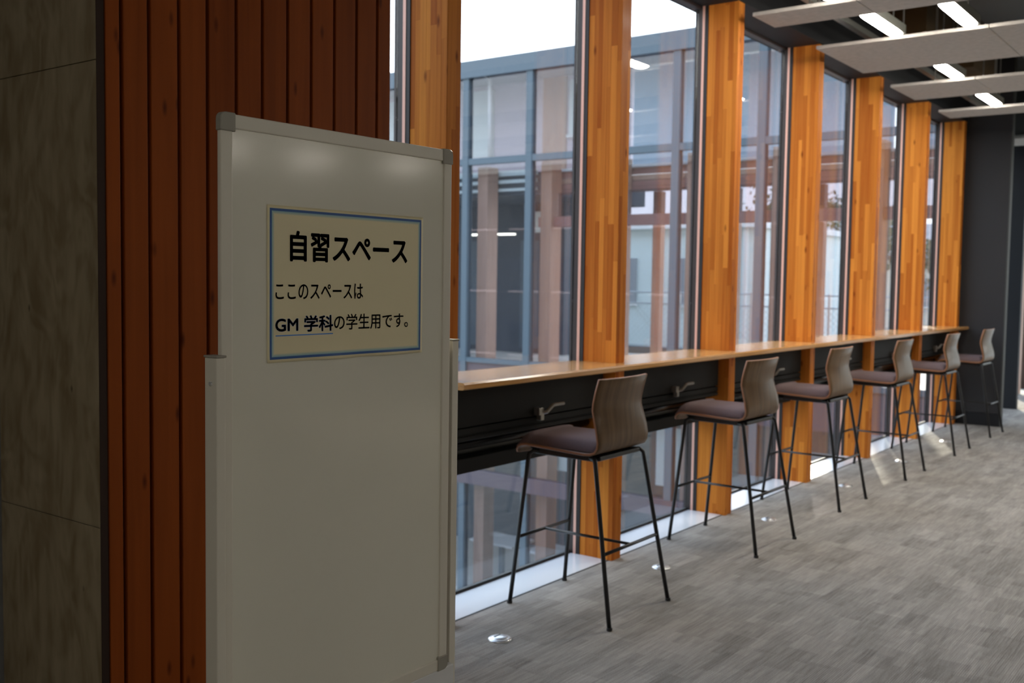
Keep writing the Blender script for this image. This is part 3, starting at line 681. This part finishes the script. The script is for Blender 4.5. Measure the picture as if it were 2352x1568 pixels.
# lower storey
bxo('lower_beam', 'ext_beam', wg, (XL, XRT, Y0-.08, Y0+.10, -2.17, -1.92)); bxo('lower_floor', 'ext_floor', wg, (XL, XRT, Y0+.1, 18, -4.25, -4.12))
bxo('lower_room_wall', 'ext_navy', wg, (XL, XRT, 16.9, 17.0, -4.2, -.6))
for a, b in ((-9.95, -9.72), (-9.62, -9.4), (-8.0, -7.75), (-7.65, -7.45), (-12.2, -11.8)): bxo('curtain', 'ext_pale', wg, (a, b, 14.6, 14.64, -1.85, -.9))
for x in (-11.6, -10.3, -8.6, -7.2):
    t = bxo('table_top', 'ext_white', wg, (x-.5, x+.5, 14.9, 15.6, -3.5, -3.46)); bxo('table_leg', 'ext_frame', t, (x-.04, x+.04, 15.2, 15.3, -4.12, -3.5))

# chain-link fence
fc = empty('chain_link_fence', (-9, 19.5, -.1), 'galvanised chain-link fence behind the glazed wing', 'fence')
for q in range(8): MB().tube([(-15+1.6*q, 19.5, -.1), (-15+1.6*q, 19.5, 1.24)], .022, 8).build('post', 'fence_wire', fc)
for z in (1.21, .97, .02): MB().tube([(-15, 19.5, z), (-3.6, 19.5, z)], .017, 6).build('rail', 'fence_wire', fc)
wm = MB()
for q in range(95):
    for s in (-1, 1):
        x = -15+.12*q; a = Vector((x, 19.5+.004*s, 0.02)); b = Vector((x+s*.95, 19.5+.004*s, .97))
        if -15 <= b.x <= -3.6: wm.tube([a, b], .0035, 3)
wm.build('wire_mesh', 'fence_wire', fc)['kind'] = 'stuff'

# pale neighbour building and sunlit houses
nb = empty('annex_building', (-12.8, 22, -.1), 'low pale green-white building behind the fence', 'building')
bxo('wall', 'ext_pale', nb, (-19, -9.6, 22, 30, -.1, 2.7)); bxo('roof', 'ext_white', nb, (-19.2, -9.5, 21.8, 30.2, 2.7, 2.85))
for x in (-11.2, -13.2, -15.2): 
    w_ = bxo('window', 'ext_roof', nb, (x-.5, x+.5, 21.96, 22, .9, 2.0)); bxo('window_frame', 'ext_white', w_, (x-.55, x+.55, 21.94, 21.97, .84, .9))
bxo('drainpipe', 'ext_white', nb, (-9.9, -9.8, 21.9, 22.0, -.1, 2.7))
def house(x, y, w, d, h, rh, lab, wall='house_wall', rz=0.):
    H = empty('house', (x, y, -.1), lab, 'house')
    bxo('wall', wall, H, (x-w/2, x+w/2, y, y+d, -.1, h))
    MB().prism([(y-.5, h), (y+d+.5, h), (y+d/2, h+rh)], 'x', x-w/2-.4, x+w/2+.4).build('roof', 'house_roof', H)
    for dx in (-w*.25, w*.25):
        f_ = bxo('window', 'ext_roof', H, (x+dx-.55, x+dx+.55, y-.05, y, h-1.7, h-.7)); bxo('window_frame', 'ext_white', f_, (x+dx-.6, x+dx+.6, y-.08, y-.04, h-1.76, h-1.7))
house(-12.0, 38, 6.5, 6, 2.4, 1.4, 'cream house with a sunlit roof seen past the fence', 'house_wall')
house(-19.5, 46, 8, 7, 3.2, 1.6, 'pale house further back behind the tree', 'ext_white')
house(-3.5, 48, 8, 7, 2.6, 1.8, 'cream house in line with the end of the room', 'house_wall')
hl = empty('hills', (-40, 150, 0), 'low hazy wooded ridge on the horizon', kind='structure')
hm = MB(); hv = [(-150+6*q, 9+4*math.sin(q*.5)+2.5*math.sin(q*1.3+1)) for q in range(41)]
hm.prism([(-150, -1)] + hv + [(90, -1)], 'y', 150, 158); hm.build('ridge', 'tree', hl)

def tree(x, y, h, r, lab, n=1500):
    T = empty('tree', (x, y, -.1), lab, 'tree', 'trees behind the fence')
    MB().tube([(x, y, -.1), (x+.1, y, h*.35), (x-.1, y+.1, h*.7)], [.16, .12, .05], 8).build('trunk', 'bark', T)
    for q in range(5):
        a = q*1.256; MB().tube([(x+.05, y, h*.35), (x+math.cos(a)*r*.6, y+math.sin(a)*r*.6, h*(.55+.06*q))], [.06, .02], 5).build('branch', 'bark', T)
    lv = MB(); rr = random.Random(int(x*10+y))
    blobs = [(x+rr.uniform(-.6, .6)*r, y+rr.uniform(-.6, .6)*r, h*rr.uniform(.5, .9), r*rr.uniform(.35, .6)) for _ in range(9)]
    for _ in range(n):
        bx, by, bz, br = rr.choice(blobs); d = Vector((rr.gauss(0, 1), rr.gauss(0, 1), rr.gauss(0, 1))).normalized()*br*rr.random()**.33
        c = Vector((bx, by, bz))+d; u = Vector((rr.gauss(0, 1), rr.gauss(0, 1), rr.gauss(0, 1))).normalized(); w_ = u.orthogonal().normalized(); s = rr.uniform(.06, .12)
        i = len(lv.v); lv.v += [tuple(c-u*s), tuple(c+w_*s*.5), tuple(c+u*s), tuple(c-w_*s*.5)]; lv.f.append((i, i+1, i+2, i+3))
    me = bpy.data.meshes.new('foliage'); me.from_pydata(lv.v, [], lv.f); me.materials.append(M['tree']); o = bpy.data.objects.new('foliage', me); COL.objects.link(o); put(o, T); o['kind'] = 'stuff'
tree(-10.6, 32.5, 4.6, 1.7, 'loose leafy tree right of the pale annex')
tree(-14.5, 35, 4.6, 2.0, 'fuller tree behind the pale annex')
tree(-8.3, 33, 3.2, 1.3, 'small tree beside the cream house')

cr = empty('car', (-4.4, 25, -.1), 'red parked car glimpsed at the right edge', 'car')
MB().prism([(-6.3, .18), (-2.5, .18), (-2.45, .62), (-3.0, .80), (-5.9, .82), (-6.35, .62)], 'y', 24.2, 25.8).build('body', 'car_red', cr, .05)
MB().prism([(-5.7, .8), (-3.3, .8), (-3.9, 1.28), (-5.3, 1.28)], 'y', 24.3, 25.7).build('cabin', 'car_glass', cr, .04)
for x in (-5.55, -3.25):
    for yy in (24.2, 25.65): MB().tube([(x, yy, .22), (x, yy+.15, .22)], .32, 18).build('wheel', 'rubber', cr)

# third side of the courtyard, mirrored in the wing's glass
cb = empty('campus_building', (-18, -20, -4.2), 'dark three-storey block closing the courtyard behind the viewer', 'building')
bxo('wall', 'ext_navy', cb, (-64, -4.5, -26, -20, -4.2, 7.6)); bxo('roof', 'ext_roof', cb, (-64.3, -4.2, -26.3, -19.7, 7.6, 7.9))
for zz in (-2.9, .8, 4.4):
    for q in range(18):
        x = -61+3.1*q; f_ = bxo('window', 'ext_glass', cb, (x, x+2.0, -20.02, -19.97, zz, zz+1.9)); bxo('window_frame', 'ext_purple', f_, (x-.08, x+2.08, -20, -19.95, zz-.08, zz))
